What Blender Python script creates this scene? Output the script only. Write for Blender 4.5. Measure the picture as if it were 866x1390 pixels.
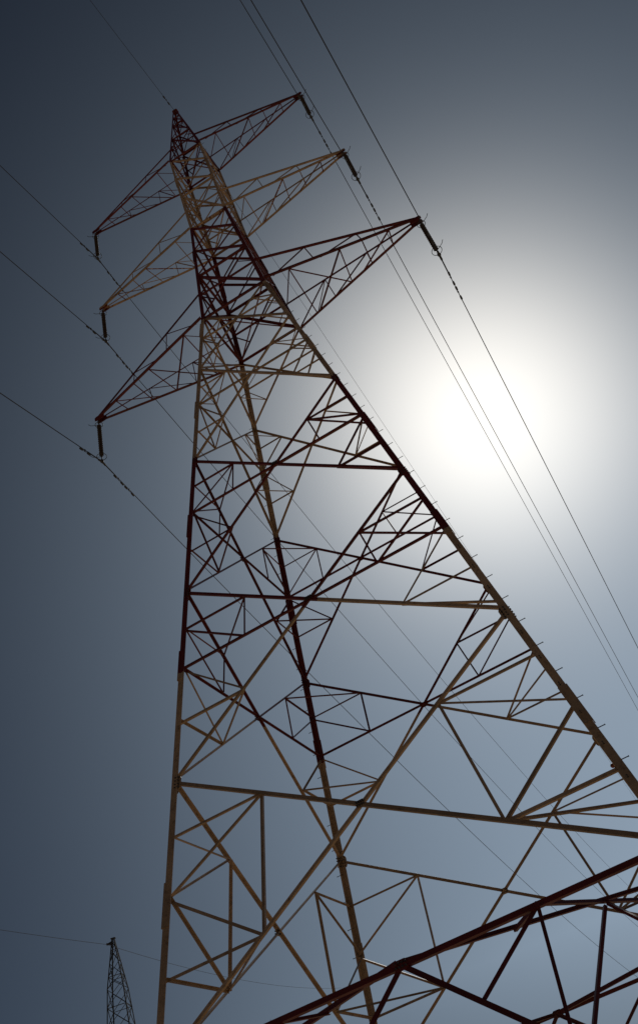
import bpy, math, random
from mathutils import Vector, Matrix
random.seed(7)
scene = bpy.context.scene
for o in list(bpy.data.objects):
    bpy.data.objects.remove(o, do_unlink=True)
COL = scene.collection
S = 1.5                       # metres per survey unit
EYE = 1.65                    # camera height above the ground
Z0 = 19.2923 * S + EYE        # height of the waist of the tower
def zw(u): return Z0 + S * u

# ------------------------------------------------------------------ camera
HEAD, PITCH, ROLL = -0.24525609, 0.73518014, -0.35744389
fw = Vector((math.sin(HEAD)*math.cos(PITCH), math.cos(HEAD)*math.cos(PITCH), math.sin(PITCH)))
rt = Vector((math.cos(HEAD), -math.sin(HEAD), 0))
up = rt.cross(fw)
rt2 = math.cos(ROLL)*rt + math.sin(ROLL)*up
up2 = -math.sin(ROLL)*rt + math.cos(ROLL)*up
cam = bpy.data.cameras.new('camera')
cam.sensor_fit = 'VERTICAL'; cam.sensor_height = 36.0
cam.lens = 1175.94 * 36.0 / 1390.0
cam.shift_y = -45.0 / 1390.0
cam.clip_start = 0.1; cam.clip_end = 8000
co = bpy.data.objects.new('camera', cam); COL.objects.link(co)
CAM = Vector((3.72352*S, -13.96013*S, EYE))
M = Matrix((rt2, up2, -fw)).transposed().to_4x4(); M.translation = CAM
co.matrix_world = M
scene.camera = co
scene.render.resolution_x = 637; scene.render.resolution_y = 1024

# ------------------------------------------------------------------ sky, sun, exposure
def ray(u, v):
    return (fw + rt2*((u-433)/1175.94) + up2*((650-v)/1175.94)).normalized()
SUN = ray(655, 562)
SUN_EL = math.asin(SUN.z); SUN_AZ = math.atan2(SUN.x, SUN.y)
world = bpy.data.worlds.new('World'); scene.world = world; world.use_nodes = True
nt = world.node_tree; nt.nodes.clear()
wo = nt.nodes.new('ShaderNodeOutputWorld')
bg = nt.nodes.new('ShaderNodeBackground')
sky = nt.nodes.new('ShaderNodeTexSky'); sky.sky_type = 'NISHITA'
sky.sun_disc = False
sky.sun_elevation = SUN_EL; sky.sun_rotation = SUN_AZ
sky.altitude = 0; sky.air_density = 0.7; sky.dust_density = 0.6; sky.ozone_density = 3.5
bg.inputs['Strength'].default_value = 0.05
nt.links.new(sky.outputs[0], bg.inputs['Color'])
# dusty aureole round the sun: a tight and a wide lobe, thicker towards the horizon with the air mass
AIR = 2**2.5
def wn(op, a, b=None):
    n = nt.nodes.new('ShaderNodeMath'); n.operation = op
    for i, x in enumerate((a, b)):
        if x is None: continue
        if isinstance(x, (int, float)): n.inputs[i].default_value = x
        else: nt.links.new(x, n.inputs[i])
    return n.outputs[0]
tc = nt.nodes.new('ShaderNodeTexCoord')
nv = nt.nodes.new('ShaderNodeVectorMath'); nv.operation = 'NORMALIZE'
nt.links.new(tc.outputs['Generated'], nv.inputs[0])
dp = nt.nodes.new('ShaderNodeVectorMath'); dp.operation = 'DOT_PRODUCT'; dp.inputs[1].default_value = SUN
nt.links.new(nv.outputs[0], dp.inputs[0])
sz = nt.nodes.new('ShaderNodeSeparateXYZ'); nt.links.new(nv.outputs[0], sz.inputs[0])
theta = wn('MULTIPLY', wn('ARCCOSINE', wn('MINIMUM', dp.outputs['Value'], 0.9999999)), 180/math.pi)
air_mass = wn('POWER', wn('DIVIDE', 1.0, wn('MAXIMUM', sz.outputs['Z'], 0.2)), 1.443)
tight = wn('MULTIPLY', wn('EXPONENT', wn('MULTIPLY', wn('POWER', wn('DIVIDE', theta, 9.479), 1.866), -1.0)), AIR)
wide = wn('MULTIPLY', wn('EXPONENT', wn('MULTIPLY', wn('POWER', wn('DIVIDE', theta, 26.3), 2.153), -1.0)), AIR)
bg1 = nt.nodes.new('ShaderNodeBackground'); bg1.inputs['Color'].default_value = (.92, .85, .74, 1)
bg2 = nt.nodes.new('ShaderNodeBackground'); bg2.inputs['Color'].default_value = (.083, .107, .131, 1)
nt.links.new(tight, bg1.inputs['Strength'])
nt.links.new(wn('MULTIPLY', wide, air_mass), bg2.inputs['Strength'])
ad1 = nt.nodes.new('ShaderNodeAddShader'); ad2 = nt.nodes.new('ShaderNodeAddShader')
nt.links.new(bg.outputs[0], ad1.inputs[0]); nt.links.new(bg1.outputs[0], ad1.inputs[1])
nt.links.new(ad1.outputs[0], ad2.inputs[0]); nt.links.new(bg2.outputs[0], ad2.inputs[1])
nt.links.new(ad2.outputs[0], wo.inputs['Surface'])
sl = bpy.data.lights.new('sun', 'SUN'); sl.energy = 5.0; sl.angle = math.radians(0.53)
sl.color = (1.0, 0.95, 0.87)
so = bpy.data.objects.new('sun', sl); COL.objects.link(so)
so.location = (0, 0, 80)
so.rotation_euler = SUN.to_track_quat('Z', 'Y').to_euler()
scene.view_settings.view_transform = 'Standard'; scene.view_settings.look = 'None'
scene.view_settings.gamma = 1.0; scene.view_settings.use_curve_mapping = False
scene.view_settings.exposure = -2.5

# ------------------------------------------------------------------ helpers
def mesh_obj(name, verts, faces, mat, parent=None, smooth=False):
    me = bpy.data.meshes.new(name)
    me.from_pydata([tuple(v) for v in verts], [], faces)
    me.update()
    if smooth:
        for p in me.polygons: p.use_smooth = True
    me.materials.append(mat)
    o = bpy.data.objects.new(name, me); COL.objects.link(o)
    if parent is not None: o.parent = parent
    return o
def empty(name, parent=None):
    o = bpy.data.objects.new(name, None); COL.objects.link(o)
    if parent is not None: o.parent = parent
    return o
def tag(o, label=None, cat=None, group=None, kind=None):
    if label: o['label'] = label
    if cat: o['category'] = cat
    if group: o['group'] = group
    if kind: o['kind'] = kind
    return o
def angle_prism(p, q, e1, e2, a, t, b=None):
    """L section from p to q; flanges run from the corner along e1 (length a) and e2 (length b)."""
    b = a if b is None else b
    prof = [(0, 0), (a, 0), (a, t), (t, t), (t, b), (0, b)]
    vs = [p + e1*x + e2*y for x, y in prof] + [q + e1*x + e2*y for x, y in prof]
    fs = [(i, (i+1) % 6, 6+(i+1) % 6, 6+i) for i in range(6)]
    fs += [(0, 3, 2, 1), (0, 5, 4, 3), (6, 7, 8, 9), (6, 9, 10, 11)]
    return vs, fs
def frame(p, q, n):
    d = (q - p).normalized()
    n = (n - d*n.dot(d)).normalized()
    s = n.cross(d).normalized()
    return d, n, s
def member(name, p, q, n, a, parent, mat, off=0.0, trim=0.0, flip=1, t=None):
    """Angle bar p-q on a face with outward normal n; one flange lies in the face, the other points inward."""
    p = Vector(p); q = Vector(q)
    d, n, s = frame(p, q, Vector(n))
    if trim: p = p + d*trim; q = q - d*trim
    t = t or max(0.006, a*0.1)
    c = n*(-off - random.random()*0.004)
    s = s*flip
    vs, fs = angle_prism(p + c - s*a*0.5, q + c - s*a*0.5, s, -n, a, t)
    return mesh_obj(name, vs, fs, mat, parent)
def tube(name, pts, r, mat, parent=None, sides=6):
    vs = []; fs = []
    for i, p in enumerate(pts):
        d = (pts[min(i+1, len(pts)-1)] - pts[max(i-1, 0)]).normalized()
        x = d.orthogonal().normalized() if i == 0 else (px - d*px.dot(d)).normalized()
        px = x; y = d.cross(x)
        for k in range(sides):
            an = 2*math.pi*k/sides
            vs.append(p + x*(r*math.cos(an)) + y*(r*math.sin(an)))
    for i in range(len(pts)-1):
        for k in range(sides):
            a = i*sides+k; b = i*sides+(k+1) % sides
            fs.append((a, b, b+sides, a+sides))
    fs.append(tuple(range(sides))[::-1]); fs.append(tuple(range(len(vs)-sides, len(vs))))
    return mesh_obj(name, vs, fs, mat, parent, smooth=True)
def lathe(name, base, axis, prof, mat, parent=None, sides=12, smooth=True):
    """prof: list of (distance along axis, radius)."""
    axis = axis.normalized(); x = axis.orthogonal().normalized(); y = axis.cross(x)
    vs = []; fs = []
    for h, r in prof:
        for k in range(sides):
            an = 2*math.pi*k/sides
            vs.append(base + axis*h + x*(r*math.cos(an)) + y*(r*math.sin(an)))
    for i in range(len(prof)-1):
        for k in range(sides):
            a = i*sides+k; b = i*sides+(k+1) % sides
            fs.append((a, b, b+sides, a+sides))
    fs.append(tuple(range(sides))[::-1]); fs.append(tuple(range(len(vs)-sides, len(vs))))
    return mesh_obj(name, vs, fs, mat, parent, smooth=smooth)
def plate(name, c, ax, ay, hw, hh, n, t, mat, parent):
    """Octagonal (corner-cut) plate centred on c in the plane of ax, ay."""
    k = 0.35
    pr = [(-1+k, -1), (1-k, -1), (1, -1+k), (1, 1-k), (1-k, 1), (-1+k, 1), (-1, 1-k), (-1, -1+k)]
    vs = [c + ax*(x*hw) + ay*(y*hh) for x, y in pr] + [c + ax*(x*hw) + ay*(y*hh) - n*t for x, y in pr]
    fs = [tuple(range(8)), tuple(range(15, 7, -1))] + [(i, i+8, (i+1) % 8+8, (i+1) % 8) for i in range(8)]
    return mesh_obj(name, vs, fs, mat, parent)

# ------------------------------------------------------------------ materials
def new_mat(name):
    m = bpy.data.materials.new(name); m.use_nodes = True
    return m, m.node_tree, m.node_tree.nodes['Principled BSDF']
def simple_mat(name, col, rough=0.5, metal=0.0, var=0.15, scale=6.0):
    m, t, b = new_mat(name)
    b.inputs['Roughness'].default_value = rough; b.inputs['Metallic'].default_value = metal
    g = t.nodes.new('ShaderNodeNewGeometry')
    nz = t.nodes.new('ShaderNodeTexNoise'); nz.inputs['Scale'].default_value = scale; nz.inputs['Detail'].default_value = 5
    t.links.new(g.outputs['Position'], nz.inputs['Vector'])
    r = t.nodes.new('ShaderNodeValToRGB')
    r.color_ramp.elements[0].position = 0.3; r.color_ramp.elements[1].position = 0.7
    r.color_ramp.elements[0].color = [c*(1-var) for c in col] + [1]
    r.color_ramp.elements[1].color = [min(1, c*(1+var)) for c in col] + [1]
    t.links.new(nz.outputs['Fac'], r.inputs['Fac']); t.links.new(r.outputs['Color'], b.inputs['Base Color'])
    return m
# levels of the tower in survey units above the waist
LV = dict(z1=0.0, n1=-2.2765, z2=-5.6376, n3=-9.282, n4=-12.9998, n5=-16.75, t3=1.1511, b2=4.9053, t2=5.9132,
          b1=9.5244, t1=10.4584, pk=14.0229, z3=-11.06, z4=-16.6)
RED = (0.19, 0.028, 0.024); BUFF = (0.60, 0.435, 0.285)
def paint_mat():
    m, t, b = new_mat('banded_tower_paint')
    L = t.links.new
    g = t.nodes.new('ShaderNodeNewGeometry'); sx = t.nodes.new('ShaderNodeSeparateXYZ')
    L(g.outputs['Position'], sx.inputs[0])
    mr = t.nodes.new('ShaderNodeMath'); mr.operation = 'DIVIDE'; mr.inputs[1].default_value = 60.0
    en = t.nodes.new('ShaderNodeTexNoise'); en.inputs['Scale'].default_value = 9.0
    L(g.outputs['Position'], en.inputs['Vector'])
    es = t.nodes.new('ShaderNodeMath'); es.operation = 'MULTIPLY_ADD'; es.inputs[1].default_value = .16
    L(en.outputs['Fac'], es.inputs[0]); L(sx.outputs['Z'], es.inputs[2]); L(es.outputs[0], mr.inputs[0])
    r = t.nodes.new('ShaderNodeValToRGB'); r.color_ramp.interpolation = 'CONSTANT'
    stops = [(0.0, RED), (zw(LV['z4']), BUFF), (zw(LV['z3']), RED), (zw(LV['z2'])+.05, BUFF), (zw(0)-.22, RED),
             (zw(LV['b2'])-.2, BUFF), (zw(LV['b1'])-.2, RED)]
    els = r.color_ramp.elements
    els[0].position = 0; els[0].color = (*stops[0][1], 1)
    els[1].position = stops[1][0]/60; els[1].color = (*stops[1][1], 1)
    for z, c in stops[2:]:
        e = els.new(z/60); e.color = (*c, 1)
    L(mr.outputs[0], r.inputs['Fac'])
    # weathering: large blotches, fine chalking, rust specks
    n1 = t.nodes.new('ShaderNodeTexNoise'); n1.inputs['Scale'].default_value = 1.3; n1.inputs['Detail'].default_value = 6
    n2 = t.nodes.new('ShaderNodeTexNoise'); n2.inputs['Scale'].default_value = 8.0; n2.inputs['Detail'].default_value = 6
    n2.inputs['Roughness'].default_value = 0.7
    L(g.outputs['Position'], n1.inputs['Vector']); L(g.outputs['Position'], n2.inputs['Vector'])
    v1 = t.nodes.new('ShaderNodeMapRange'); v1.inputs['From Min'].default_value = .3; v1.inputs['From Max'].default_value = .7
    v1.inputs['To Min'].default_value = .72; v1.inputs['To Max'].default_value = 1.12
    L(n1.outputs['Fac'], v1.inputs['Value'])
    oi = t.nodes.new('ShaderNodeObjectInfo')
    vr = t.nodes.new('ShaderNodeMapRange'); vr.inputs['To Min'].default_value = .72; vr.inputs['To Max'].default_value = 1.18
    L(oi.outputs['Random'], vr.inputs['Value'])
    vm = t.nodes.new('ShaderNodeMath'); vm.operation = 'MULTIPLY'
    L(v1.outputs['Result'], vm.inputs[0]); L(vr.outputs['Result'], vm.inputs[1])
    mx = t.nodes.new('ShaderNodeMix'); mx.data_type = 'RGBA'; mx.blend_type = 'MULTIPLY'; mx.inputs['Factor'].default_value = 1
    L(r.outputs['Color'], mx.inputs['A']); L(vm.outputs[0], mx.inputs['B'])
    v2 = t.nodes.new('ShaderNodeMapRange'); v2.inputs['From Min'].default_value = .53; v2.inputs['From Max'].default_value = .70
    v2.inputs['To Min'].default_value = 0; v2.inputs['To Max'].default_value = .55
    L(n2.outputs['Fac'], v2.inputs['Value'])
    mx2 = t.nodes.new('ShaderNodeMix'); mx2.data_type = 'RGBA'
    L(v2.outputs['Result'], mx2.inputs['Factor']); L(mx.outputs['Result'], mx2.inputs['A'])
    mx2.inputs['B'].default_value = (0.10, 0.05, 0.025, 1)
    L(mx2.outputs['Result'], b.inputs['Base Color'])
    b.inputs['Roughness'].default_value = 0.42
    bp = t.nodes.new('ShaderNodeBump'); bp.inputs['Strength'].default_value = .15; bp.inputs['Distance'].default_value = .004
    L(n2.outputs['Fac'], bp.inputs['Height']); L(bp.outputs['Normal'], b.inputs['Normal'])
    return m
PAINT = paint_mat()
GALV = simple_mat('galvanised_steel', (0.30, 0.31, 0.32), 0.45, 0.6)
GALV_DARK = simple_mat('weathered_steel', (0.10, 0.10, 0.10), 0.6, 0.4)
WIRE = simple_mat('weathered_aluminium_strand', (0.055, 0.055, 0.058), 0.75, 0.0)
GLASS = simple_mat('brown_glazed_porcelain', (0.035, 0.018, 0.012), 0.38, 0.0)
BALL = simple_mat('marker_ball_orange', (0.30, 0.06, 0.02), 0.5)
CONC = simple_mat('concrete', (0.34, 0.31, 0.27), 0.9, 0, .2, 3)
def ground_mat():
    m, t, b = new_mat('dry_sandy_ground')
    L = t.links.new
    g = t.nodes.new('ShaderNodeNewGeometry')
    n1 = t.nodes.new('ShaderNodeTexNoise'); n1.inputs['Scale'].default_value = .08; n1.inputs['Detail'].default_value = 8
    n2 = t.nodes.new('ShaderNodeTexNoise'); n2.inputs['Scale'].default_value = 5; n2.inputs['Detail'].default_value = 8
    L(g.outputs['Position'], n1.inputs['Vector']); L(g.outputs['Position'], n2.inputs['Vector'])
    r = t.nodes.new('ShaderNodeValToRGB')
    r.color_ramp.elements[0].position = .3; r.color_ramp.elements[0].color = (.42, .28, .15, 1)
    r.color_ramp.elements[1].position = .7; r.color_ramp.elements[1].color = (.60, .43, .26, 1)
    ad = t.nodes.new('ShaderNodeMix'); ad.inputs['Factor'].default_value = .4
    L(n1.outputs['Fac'], ad.inputs['A']); L(n2.outputs['Fac'], ad.inputs['B'])
    L(ad.outputs['Result'], r.inputs['Fac']); L(r.outputs['Color'], b.inputs['Base Color'])
    b.inputs['Roughness'].default_value = .95
    bp = t.nodes.new('ShaderNodeBump'); bp.inputs['Strength'].default_value = .5; bp.inputs['Distance'].default_value = .03
    L(n2.outputs['Fac'], bp.inputs['Height']); L(bp.outputs['Normal'], b.inputs['Normal'])
    return m

# ------------------------------------------------------------------ ground
def build_ground():
    vs = []; fs = []
    rings = [0, 8, 16, 30, 60, 120, 250, 500, 1000, 2000, 4000]; seg = 48
    vs.append(Vector((0, 0, 0)))
    for r in rings[1:]:
        for k in range(seg):
            a = 2*math.pi*k/seg
            vs.append(Vector((r*math.cos(a), r*math.sin(a), random.uniform(-.05, .03) if r < 900 else -1.0)))
    for k in range(seg): fs.append((0, 1+k, 1+(k+1) % seg))
    for i in range(len(rings)-2):
        for k in range(seg):
            a = 1+i*seg+k; b = 1+i*seg+(k+1) % seg
            fs.append((a, a+seg, b+seg, b))
    o = mesh_obj('ground', vs, fs, ground_mat(), smooth=True)
    tag(o, 'pale dry sandy ground under the pylon', 'ground', kind='structure')
build_ground()

# ------------------------------------------------------------------ the big tower
KX = 0.14629; KY = 1.0148
WID = [(LV['b2'], 0.654), (LV['b1'], 0.6309), (LV['pk'], 0.0752)]
def half(u):
    if u <= 0: return 1 - KX*u
    pts = [(0, 1.0)] + WID
    for (a, wa), (b, wb) in zip(pts, pts[1:]):
        if u <= b: return wa + (wb-wa)*(u-a)/(b-a)
    return WID[-1][1]
SG = dict(L=(-1, -1), M=(-1, 1), A=(1, -1), B=(1, 1))
def leg_pt(k, u):
    w = half(u)*S; s = SG[k]
    return Vector((s[0]*w, s[1]*w*KY, zw(u)))
FACES = [('L', 'A', Vector((0, -1, 0))), ('A', 'B', Vector((1, 0, 0))), ('M', 'B', Vector((0, 1, 0))), ('L', 'M', Vector((-1, 0, 0)))]
tower = empty('transmission_tower')
tag(tower, 'tall lattice steel pylon painted in dark red and buff bands with six cross-arms', 'pylon')
UG = -Z0/S                                     # ground level in survey units

def leg_size(u):
    if u < LV['n4']: return .165
    if u < 0: return .16
    if u < LV['b2']: return .145
    if u < LV['b1']: return .115
    return .085
legs = {}
def build_leg(k):
    s = SG[k]
    us = [UG-.15, LV['n5'], LV['n4'], LV['n3'], LV['z2'], LV['n1'], 0, 2.13, LV['b2'], 6.97, LV['b1'], 11.4, LV['pk']]
    e1 = Vector((-s[0], 0, 0)); e2 = Vector((0, -s[1], 0))
    vs = []; fs = []
    for i, u in enumerate(us):
        p = leg_pt(k, u)
        a = leg_size(u-.01); t = a*.11
        for x, y in [(0, 0), (a, 0), (a, t), (t, t), (t, a), (0, a)]:
            vs.append(p + e1*x + e2*y)
    for i in range(len(us)-1):
        for j in range(6):
            a = i*6+j; b = i*6+(j+1) % 6
            fs.append((a, b, b+6, a+6))
    n = len(vs)-6
    fs += [(0, 3, 2, 1), (0, 5, 4, 3), (n, n+1, n+2, n+3), (n, n+3, n+4, n+5)]
    o = mesh_obj('leg', vs, fs, PAINT, tower); legs[k] = o
    # splice cover angles, proud of the leg
    for u in (-15.1, -11.2, -7.9, -4.2, -0.9, 2.9, 7.6):
        p = leg_pt(k, u); q = leg_pt(k, u+.6)
        a = leg_size(u) + .034
        out = -(e1+e2)*.022
        vs2, fs2 = angle_prism(p+out, q+out, e1, e2, a, .018)
        mesh_obj('splice_plate', vs2, fs2, PAINT, o)
    # step bolts, alternating between the two flanges
    if k in 'AM':
        i = 0; z = 2.4
        while z < zw(LV['b1']):
            u = (z-Z0)/S; p = leg_pt(k, u); a = leg_size(u)
            if i % 2: dr = -e1; b0 = p + e2*(a*.55)
            else: dr = -e2; b0 = p + e1*(a*.55)
            lathe('step_bolt', b0, dr, [(-.05, .009), (-.012, .009), (-.012, .017), (.0, .017), (.001, .009), (.13, .009), (.13, .014), (.143, .014)], GALV_DARK, o, sides=6, smooth=False)
            i += 1; z += .36
    f = leg_pt(k, UG)
    lathe('footing', Vector((f.x, f.y, -.5)), Vector((0, 0, 1)), [(0, .75), (.55, .75), (.62, .70), (.62, .45), (1.05, .38), (1.07, .34)], CONC, tower, sides=16, smooth=False)
for k in 'LMAB': build_leg(k)

def gusset(c, n, d, hw, hh, bolts=True):
    ax = d.normalized(); ay = n.cross(ax).normalized()
    g = plate('gusset_plate', c - n*.026, ax, ay, hw, hh, n, .012, PAINT, tower)
    if not bolts: return
    vs = []; fs = []
    for i in range(4):
        for sy in (-1, 1):
            p = c + ax*(hw*(i-1.5)*.5) + ay*(sy*hh*.4)
            for d0, d1 in ((-.027, .022), (-.062, -.037)):
                k0 = len(vs)
                for dd in (d0, d1):
                    for j in range(6):
                        an = j*math.pi/3
                        vs.append(p + n*dd + ax*(.017*math.cos(an)) + ay*(.017*math.sin(an)))
                fs += [(k0+j, k0+(j+1) % 6, k0+6+(j+1) % 6, k0+6+j) for j in range(6)]
                fs += [tuple(k0+5-j for j in range(6)), tuple(k0+6+j for j in range(6))]
    tag(mesh_obj('bolt_heads', vs, fs, GALV_DARK, g), kind='stuff')

MAIN = {'S0': .07, 'S1': .075, 'A': .072, 'B': .074, 'C': .082}
hip = {}
def face_panel(fi, zt, zb, pat):
    kp, kq, n = FACES[fi]
    Pt, Qt, Pb, Qb = leg_pt(kp, zt), leg_pt(kq, zt), leg_pt(kp, zb), leg_pt(kq, zb)
    n = (Qt-Pt).cross(Pb-Pt).normalized() * (1 if (Qt-Pt).cross(Pb-Pt).dot(n) > 0 else -1)
    a = MAIN[pat]; r = .042 if pat in ('S0', 'S1') else .048
    inw = .03
    member('main_diagonal', Pt, Qb, n, a, tower, PAINT, off=inw, trim=.06)
    member('main_diagonal', Qt, Pb, n, a*.82, tower, PAINT, off=inw+a*.1+.006, trim=.06, flip=-1)
    wt, wb = half(zt), half(zb); f = wt/(wt+wb); zc = zt + (zb-zt)*f
    Xc = Pt.lerp(Qb, f)
    hz = pat != 'C'
    if hz:
        member('horizontal_strut', leg_pt(kp, zc), leg_pt(kq, zc), n, a*.78, tower, PAINT, off=inw+a*.2+.014, trim=.06)
    if pat in 'ABC': gusset(Xc, n, (Qt-Pt), .10, .08)
    so = inw + .045
    for k, T, Bt in ((kp, Pt, Pb), (kq, Qt, Qb)):
        Mid = leg_pt(k, zc); Dm = (T+Xc)/2; D2 = (Xc+Bt)/2
        Lq = leg_pt(k, (zt+zc)/2); L2 = leg_pt(k, (zc+zb)/2); Hm = (Mid+Xc)/2
        if pat == 'S0': pr = [(Dm, Mid), (D2, Mid)]
        elif pat == 'S1': pr = [(Dm, Mid), (D2, Mid), (D2, L2), (Dm, Lq)]
        elif pat == 'A': pr = [(Dm, Lq), (Dm, Mid), (Dm, Hm), (D2, L2), (D2, Mid)]
        elif pat == 'B': pr = [(Dm, Lq), (Lq, Hm), (Dm, Hm), (D2, L2), (D2, Mid)]
        else: pr = [(Dm, Lq), (Dm, Mid), (Dm, D2), (D2, Mid), (D2, L2)]
        for i, (p, q) in enumerate(pr):
            rr = r*(1.35 if pat == 'C' and i in (2, 3, 4) else 1.2 if i == 3 and pat in 'AB' else 1)
            member('secondary_brace', p, q, n, rr, tower, PAINT, off=so+i*.011, trim=.02, flip=random.choice((1, -1)))
        hip.setdefault((k, zt), []).append((Dm - n*so, D2 - n*so, n))
        # leg gussets at the panel points
        if pat in 'ABC':
            gusset(T + (T.lerp(Xc, .03)-T), n, (Bt-T), .16, .10)
panels = [(0, LV['n1'], 'S0'), (LV['n1'], LV['z2'], 'S1'), (LV['z2'], LV['n3'], 'A'), (LV['n3'], LV['n4'], 'B'), (LV['n4'], LV['n5'], 'C')]
for zt, zb, pat in panels:
    for fi in range(4): face_panel(fi, zt, zb, pat)
for (k, zt), pr in hip.items():
    (d1, e1, na), (d2, e2, nb) = pr
    r = .04 if zt > -3 else .048
    if zt > -12: member('hip_brace', d1, d2, na+nb, r, tower, PAINT, trim=.02)
    member('hip_brace', e1, e2, na+nb, r*1.1, tower, PAINT, trim=.02)

# upper body: straight panels with crossed bars
def upper_panel(fi, zt, zb, a, top=False, strut=None):
    kp, kq, n = FACES[fi]
    Pt, Qt, Pb, Qb = leg_pt(kp, zt), leg_pt(kq, zt), leg_pt(kp, zb), leg_pt(kq, zb)
    c = (Qt-Pt).cross(Pb-Pt); n = c.normalized() * (1 if c.dot(n) > 0 else -1)
    member('main_diagonal', Pt, Qb, n, a*1.15, tower, PAINT, off=.022, trim=.03)
    member('main_diagonal', Qt, Pb, n, a*.62, tower, PAINT, off=.022+a*.14+.005, trim=.03, flip=-1)
    if top: member('horizontal_strut', Pt, Qt, n, a*1.1, tower, PAINT, off=.022+a*.2+.012, trim=.03)
    if strut is not None:
        P, Q = leg_pt(kp, strut), leg_pt(kq, strut)
        member('horizontal_strut', P, Q, n, a*.8, tower, PAINT, off=.022+a*.2+.012, trim=.03)
    wt, wb = half(zt), half(zb); f = wt/(wt+wb); Xc = Pt.lerp(Qb, f)
    if zt-zb > 1.5:
        zc = zt+(zb-zt)*f
        for k, T, Bt in ((kp, Pt, Pb), (kq, Qt, Qb)):
            Mid = leg_pt(k, zc)
            member('secondary_brace', Mid, (T+Xc)/2, n, .045, tower, PAINT, off=.065, trim=.02)
            member('secondary_brace', Mid, (Bt+Xc)/2, n, .045, tower, PAINT, off=.076, trim=.02)
for fi in range(4):
    upper_panel(fi, LV['b2'], 3.56, .075, True)
    upper_panel(fi, 3.56, 2.13, .075)
    upper_panel(fi, 2.13, 0, .085, True, LV['t3'])
    upper_panel(fi, LV['b1'], 8.26, .065, True)
    upper_panel(fi, 8.26, 6.97, .065)
    upper_panel(fi, 6.97, LV['b2'], .07, True, LV['t2'])
    upper_panel(fi, 11.4, LV['b1'], .06, True, LV['t1'])
    upper_panel(fi, 12.6, 11.4, .05, True)
    upper_panel(fi, 13.4, 12.6, .045, True)
    # foot-of-waist strut
    kp, kq, n = FACES[fi]
    member('horizontal_strut', leg_pt(kp, 0), leg_pt(kq, 0), n, .085, tower, PAINT, off=.06, trim=.03)
# plan bracing at the arm levels
for u in (0, LV['b2'], LV['b1']):
    P = {k: leg_pt(k, u) for k in 'LMAB'}
    member('plan_brace', P['L'], P['B'], Vector((0, 0, -1)), .06, tower, PAINT, off=.0, trim=.1)
    member('plan_brace', P['M'], P['A'], Vector((0, 0, -1)), .06, tower, PAINT, off=.02, trim=.1)
# peak cap
pkp = Vector((0, 0, zw(LV['pk'])))
plate('peak_plate', pkp + Vector((0, 0, .03)), Vector((1, 0, 0)), Vector((0, 1, 0)), .16, .16, Vector((0, 0, 1)), .016, PAINT, tower)

# belt and base below the last panel
u5 = LV['n5']
for fi in range(4):
    kp, kq, n = FACES[fi]
    P, Q = leg_pt(kp, u5), leg_pt(kq, u5); Mid = (P+Q)/2
    fp, fq = leg_pt(kp, UG+.35), leg_pt(kq, UG+.35)
    c = (Q-P).cross(fp-P); nn = c.normalized() * (1 if c.dot(n) > 0 else -1)
    member('belt_beam', P, Q, nn, .095, tower, PAINT, off=.03, trim=.05)
    for E, T in ((fp, P), (fq, Q)):
        k = kp if T is P else kq
        member('base_diagonal', Mid, E, nn, .095, tower, PAINT, off=.052, trim=.04, flip=(1 if T is P else -1))
        q = (Mid+T)/2
        V1 = Mid.lerp(E, .2); V2 = Mid.lerp(E, .4)
        lm = leg_pt(k, u5+(UG-u5)*.45)
        member('secondary_brace', q, V1, nn, .075, tower, PAINT, off=.075, trim=.03)
        member('secondary_brace', q, V2, nn, .065, tower, PAINT, off=.087, trim=.03)
        member('secondary_brace', V2, lm, nn, .055, tower, PAINT, off=.099, trim=.03)
    gusset(Mid, nn, (Q-P), .13, .09)
for ci, k in enumerate('LABM'):
    C = leg_pt(k, u5)
    nb = {'L': 'AM', 'A': 'LB', 'B': 'AM', 'M': 'LB'}[k]
    Cx, Cy = leg_pt(nb[0], u5), leg_pt(nb[1], u5)
    m1, m2 = (C+Cx)/2, (C+Cy)/2
    q1, q2 = (C+m1)/2, (C+m2)/2
    dn = Vector((0, 0, -1))
    member('plan_brace', m1, q2, dn, .085, tower, PAINT, off=-.0, trim=.05)
    member('plan_brace', m2, q1, dn, .085, tower, PAINT, off=-.03, trim=.05, flip=-1)
    X = (m1+m2+C+C)/4; X = m1.lerp(q2, .6667)
    lm = leg_pt(k, u5+(UG-u5)*.45)
    member('hip_brace', X, lm, C-Vector((0, 0, C.z)), .055, tower, PAINT, off=.0, trim=.03)
    v1 = m1.lerp(leg_pt(k, UG+.35), .44)
    member('plan_brace', q1, m1.lerp(q2, .36), dn, .065, tower, PAINT, off=-.06, trim=.05)
    member('hip_brace', X + Vector((0, 0, -.03)), v1, C-Vector((0, 0, C.z)), .062, tower, PAINT, off=.03, trim=.03)

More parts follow.
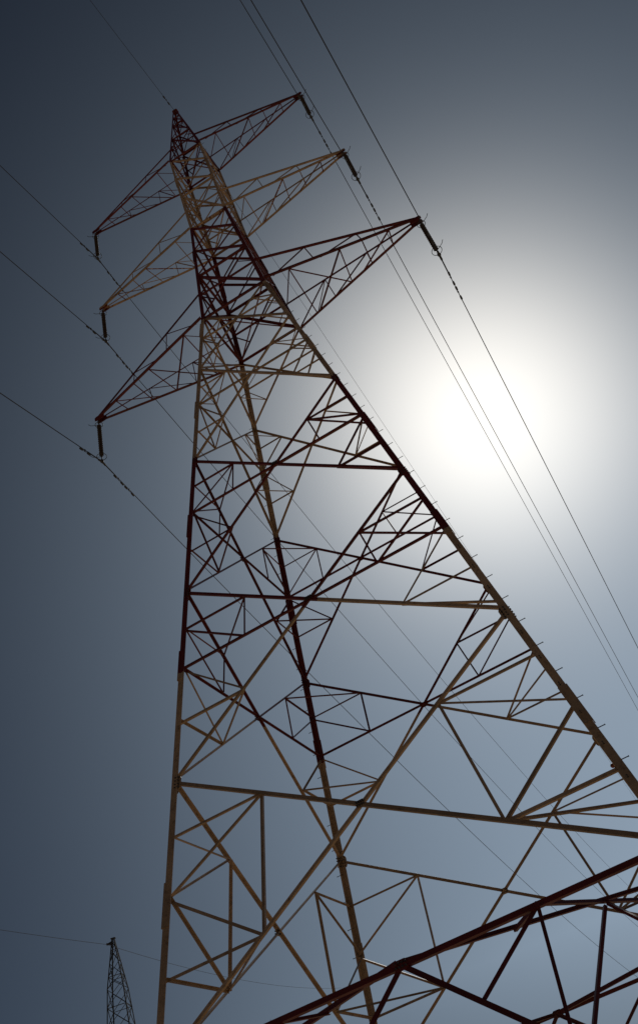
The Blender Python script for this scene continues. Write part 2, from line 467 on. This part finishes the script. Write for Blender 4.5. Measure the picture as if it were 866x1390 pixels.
# ------------------------------------------------------------------ cross-arms
ARMS = [('b1', 't1', 4.2869, .07), ('b2', 't2', 4.4908, .075), ('z1', 't3', 5.1957, .085)]
TIPS = {}
def cross_arm(side, ai):
    ub, ut, ln, a = LV[ARMS[ai][0]], LV[ARMS[ai][1]], ARMS[ai][2], ARMS[ai][3]
    arm = empty('cross_arm', tower)
    ks = ('L', 'M') if side < 0 else ('A', 'B')
    tip = Vector((side*ln*S, 0, zw(ub-.03))); TIPS[(side, ai)] = tip
    nb = [leg_pt(k, ub) for k in ks]; ntp = [leg_pt(k, ut) for k in ks]
    tb = [tip + Vector((0, sy*.07, 0)) for sy in (-1, 1)]
    tt = [tip + Vector((0, sy*.07, .10)) for sy in (-1, 1)]
    dn = Vector((0, 0, -1))
    sn = [Vector((0, -1, 0)), Vector((0, 1, 0))]
    for i in (0, 1):
        member('chord', nb[i], tb[i], dn, a*(1.4 if i else 1), arm, PAINT, off=0, flip=(1 if i else -1)*side)
        member('chord', ntp[i], tt[i], sn[i], a*(.62 if i else .95), arm, PAINT, off=0)
    B = lambda i, t: nb[i].lerp(tb[i], t)
    T = lambda i, t: ntp[i].lerp(tt[i], t)
    r = a*.55
    # bottom plane lacing
    bl = [((0, .16), (1, .15)), ((0, .49), (1, .45)), ((0, .49), (1, .17)), ((0, .635), (1, .62)), ((0, .81), (1, .54)), ((0, .81), (1, .79))]
    if ai == 2: bl.append(((0, .16), (1, .45)))
    for j, ((i, t), (i2, t2)) in enumerate(bl):
        member('lacing_bar', B(i, t), B(i2, t2), dn, r*(1.25 if j in (2, 6) else 1), arm, PAINT, off=-.012*(1+j % 3)-.01, trim=.02)
    # side lacing
    for i in (0, 1):
        for j, (p, q) in enumerate([(T(i, .31), B(i, .31)), (T(i, .63), B(i, .62)), (B(i, .01), T(i, .31)), (B(i, .32), T(i, .63)), (T(i, .31), B(i, .16))] if i else
                      [(T(i, .31), B(i, .325)), (T(i, .63), B(i, .64)), (B(i, .05), T(i, .31)), (B(i, .36), T(i, .63))]):
            member('lacing_bar', p, q, sn[i], r*.9, arm, PAINT, off=.012+.011*(j % 3), trim=.02)
    member('lacing_bar', B(0, .16), T(1, .0), dn, r*.9, arm, PAINT, off=-.05, trim=.03)
    # tip plates with the hanger hole side by side
    for sy in (-1, 1):
        n = Vector((0, sy, 0))
        plate('tip_plate', tip + Vector((-side*.12, sy*.10, .0)), Vector((1, 0, 0)), Vector((0, 0, 1)), .24, .13, n, .014, PAINT, arm)
for ai in range(3):
    for sd in (-1, 1): cross_arm(sd, ai)

# ------------------------------------------------------------------ insulator strings
LI = 1.6931*S
side_word = {-1: 'left', 1: 'right'}
lvl_word = ['top', 'middle', 'lowest']
lvl_col = ['dark red', 'buff', 'dark red']
CLAMP = {}
def insulator(side, ai):
    tip = TIPS[(side, ai)] + Vector((0, 0, -.06))
    bot = tip + Vector((-.10, 0, -(LI-.06))); CLAMP[(side, ai)] = bot
    ax = (bot-tip).normalized(); ln = (bot-tip).length
    root = empty('insulator_string'); root.location = (0, 0, 0)
    tag(root, 'dark insulator string hanging from the %s %s cross-arm on the %s' % (lvl_word[ai], lvl_col[ai], side_word[side]), 'insulator', 'insulator strings under the cross-arm tips')
    lathe('shackle', tip - ax*.04, ax, [(0, .02), (.04, .028), (.10, .028), (.13, .018), (.24, .018), (.26, .03), (.30, .03)], GALV_DARK, root, sides=8)
    n = 14; h0 = .27; h1 = ln-.34; st = (h1-h0)/n; prof = [(h0-.02, .03)]
    for i in range(n):
        b = h0+i*st
        prof += [(b, .05), (b+st*.30, .055), (b+st*.42, .090), (b+st*.56, .097), (b+st*.62, .088), (b+st*.66, .045), (b+st*.98, .03)]
    lathe('disc_stack', tip, ax, prof, GLASS, root, sides=14)
    # guard rings and arcing horns top and bottom
    for h, R, out in ((h0-.01, .16, Vector((1, -.5, .12))), (h1+.05, .20, Vector((1, -.6, .25)))):
        c = tip + ax*h; x = ax.orthogonal().normalized(); y = ax.cross(x)
        tube('guard_ring', [c + x*(R*math.cos(k*math.pi/10)) + y*(R*math.sin(k*math.pi/10)) for k in range(21)], .013, GALV_DARK, root)
        o2 = Vector((out.x*side, out.y, out.z))
        d = (o2 - ax*o2.dot(ax)).normalized()
        tube('arcing_horn', [c - d*.05, c + d*.18, c + d*.34 - ax*.02, c + d*.44 - ax*.12], .012, GALV_DARK, root)
    lathe('suspension_clamp', tip + ax*h1, ax, [(0, .03), (.06, .035), (.10, .02), (.22, .02), (.23, .055), (.30, .075), (.36, .07), (.40, .03)], GALV_DARK, root, sides=8)
    tube('clamp_body', [bot + Vector((0, y, -.02 - y*y*.6)) for y in (-.22, -.12, 0, .12, .22)], .042, GALV_DARK, root, sides=8)
for ai in range(3):
    for sd in (-1, 1): insulator(sd, ai)

# ------------------------------------------------------------------ conductors
NEAR = (-.0325, -.126, .0006); FAR = (-.00945, -.18136, .00126)
def wire_pt(c, s, q):
    """s metres along the line (negative: towards and over the camera)."""
    m = abs(s)/S
    return Vector((c.x + S*q[0]*m, c.y + s, c.z + S*(q[1]*m + q[2]*m*m)))
def wire(name, c, near, far, r, length_near=105, length_far=200):
    pts = []
    ss = [-length_near*(i/40)**1.5 for i in range(40, 0, -1)] + [0] + [length_far*(i/60)**1.5 for i in range(1, 61)]
    for s in ss: pts.append(wire_pt(c, s, near if s < 0 else far))
    return tube(name, pts, r, WIRE)
def damper(parent, c, s, q):
    p = wire_pt(c, s, q); p2 = wire_pt(c, s+.01, q); d = (p2-p).normalized()
    dm = empty('vibration_damper', parent)
    lathe('damper_clamp', p + Vector((0, 0, .03)), Vector((0, 0, -1)), [(0, .03), (.03, .035), (.08, .025), (.12, .02)], GALV_DARK, dm, sides=8)
    m = p + Vector((0, 0, -.09))
    tube('messenger_cable', [m - d*.22, m + d*.22], .010, GALV_DARK, dm)
    for e in (-1, 1):
        lathe('damper_weight', m + d*(e*.13), d*e, [(0, .026), (.03, .038), (.16, .042), (.19, .03)], GALV_DARK, dm, sides=8)
for ai in range(3):
    for sd in (-1, 1):
        c = CLAMP[(sd, ai)]
        w = wire('conductor_wire', c, NEAR, FAR, .0175)
        tag(w, 'thin overhead conductor clamped under the %s cross-arm on the %s' % (lvl_word[ai], side_word[sd]), 'power line', 'conductors of the double circuit')
        damper(w, c, -1.05, NEAR); damper(w, c, 1.05, FAR); damper(w, c, 1.75, FAR)
        # armour rods thickening the conductor at the clamp
        tube('armour_rods', [wire_pt(c, s, NEAR if s < 0 else FAR) for s in (-.9, -.45, 0, .45, .9)], .026, WIRE, w)
pc = pkp + Vector((0, 0, .02))
E_NEAR = (-.0325, -.11, .0006); E_FAR = (-.004, -.15, .0004)
ew = wire('earth_wire', pc, E_NEAR, E_FAR, .011)
tag(ew, 'single thin earth wire running over the tip of the tall pylon', 'earth wire')
damper(ew, pc, -.9, E_NEAR)
def marker_ball(s):
    c = wire_pt(pc, s, E_FAR)
    root = empty('marker_ball')
    tag(root, 'small round aviation marker ball on the earth wire beside the thick right leg', 'marker ball')
    R = .28; n = 10
    prof = [(-R*math.cos(math.pi*i/n), max(.01, R*math.sin(math.pi*i/n))) for i in range(n+1)]
    lathe('shell', c, Vector((0, 0, 1)), prof, BALL, root, sides=18)
    tube('seam_flange', [c + Vector((R*1.01*math.cos(k*math.pi/12), R*1.01*math.sin(k*math.pi/12), 0)) for k in range(25)], .014, GALV_DARK, root)
marker_ball(92.9)

# ------------------------------------------------------------------ smaller far tower at the edge of the photo
def far_tower():
    D = 70.0
    v = ray(154, 1274); hd = Vector((v.x, v.y, 0)); L = hd.length; hd.normalize()
    top = CAM + v*(D/L)
    H = top.z
    root = empty('distant_lattice_tower')
    tag(root, 'small dark lattice tower far off with only its narrow tip showing', 'pylon')
    yaw = math.radians(20)
    ex = Vector((math.cos(yaw), math.sin(yaw), 0)); ey = Vector((-math.sin(yaw), math.cos(yaw), 0))
    base = Vector((top.x, top.y, 0))
    def hw(d): return .10 + .15*d if d < 3.4 else .61 + .075*(d-3.4)
    def pt(sx, sy, d):
        w = hw(d); return base + ex*(sx*w) + ey*(sy*w) + Vector((0, 0, H-d))
    cs = [(-1, -1), (1, -1), (1, 1), (-1, 1)]
    lv = [0.15, .8, 1.7, 2.6, 3.4, 4.6, 5.9, 7.4, 9.2, 11.4, 14, 17, 20.4, H]
    for sx, sy in cs:
        p = [pt(sx, sy, d) for d in (.0, 3.4, H+.3)]
        for a, b in zip(p, p[1:]):
            vs, fs = angle_prism(a, b, -ex*sx, -ey*sy, .075, .010)
            mesh_obj('leg', vs, fs, GALV_DARK, root)
    for i in range(4):
        a, b = cs[i], cs[(i+1) % 4]
        n = (ex*(a[0]+b[0]) + ey*(a[1]+b[1])).normalized()
        for j, (d0, d1) in enumerate(zip(lv, lv[1:])):
            member('cross_brace', pt(*a, d0), pt(*b, d1), n, .04, root, GALV_DARK, off=.015)
            member('cross_brace', pt(*b, d0), pt(*a, d1), n, .04, root, GALV_DARK, off=.026)
            if j % 2 == 0: member('strut', pt(*a, d1), pt(*b, d1), n, .04, root, GALV_DARK, off=.04)
    plate('cap_plate', base + Vector((0, 0, H+.02)), ex, ey, .18, .18, Vector((0, 0, 1)), .02, GALV_DARK, root)
    br = base + Vector((0, 0, H-.15))
    d = (rt2*-1).copy(); d.z = 0; d.normalize()
    a = br + d*.1; tipp = br + d*.52 + Vector((0, 0, -.12))
    member('wire_bracket', a, tipp, Vector((0, 0, 1)), .10, root, GALV_DARK)
    member('wire_bracket', a + Vector((0, 0, -.3)), tipp, Vector((0, 0, -1)), .08, root, GALV_DARK)
    # its earth wire
    pl = CAM + ray(0, 1262)*1; lf = CAM + ray(207, 1301)*1
    def onplane(u, vv, dist):
        r = ray(u, vv); return CAM + r*(dist/math.hypot(r.x, r.y))
    A0 = onplane(0, 1262, 61.5); B0 = onplane(207, 1301, 76.0)
    d1 = (A0-tipp); d2 = (B0-tipp)
    pts = []
    for i in range(24, 0, -1):
        t = i/24*6.0
        pts.append(tipp + d1*t + Vector((0, 0, .010*(t*t-t)*10)))
    pts.append(tipp)
    for i in range(1, 25):
        t = i/24*8.0
        pts.append(tipp + d2*t + Vector((0, 0, .006*(t*t-t)*10)))
    w = tube('earth_wire', pts, .014, WIRE)
    tag(w, 'faint single wire passing over the small distant tower tip', 'earth wire')
far_tower()
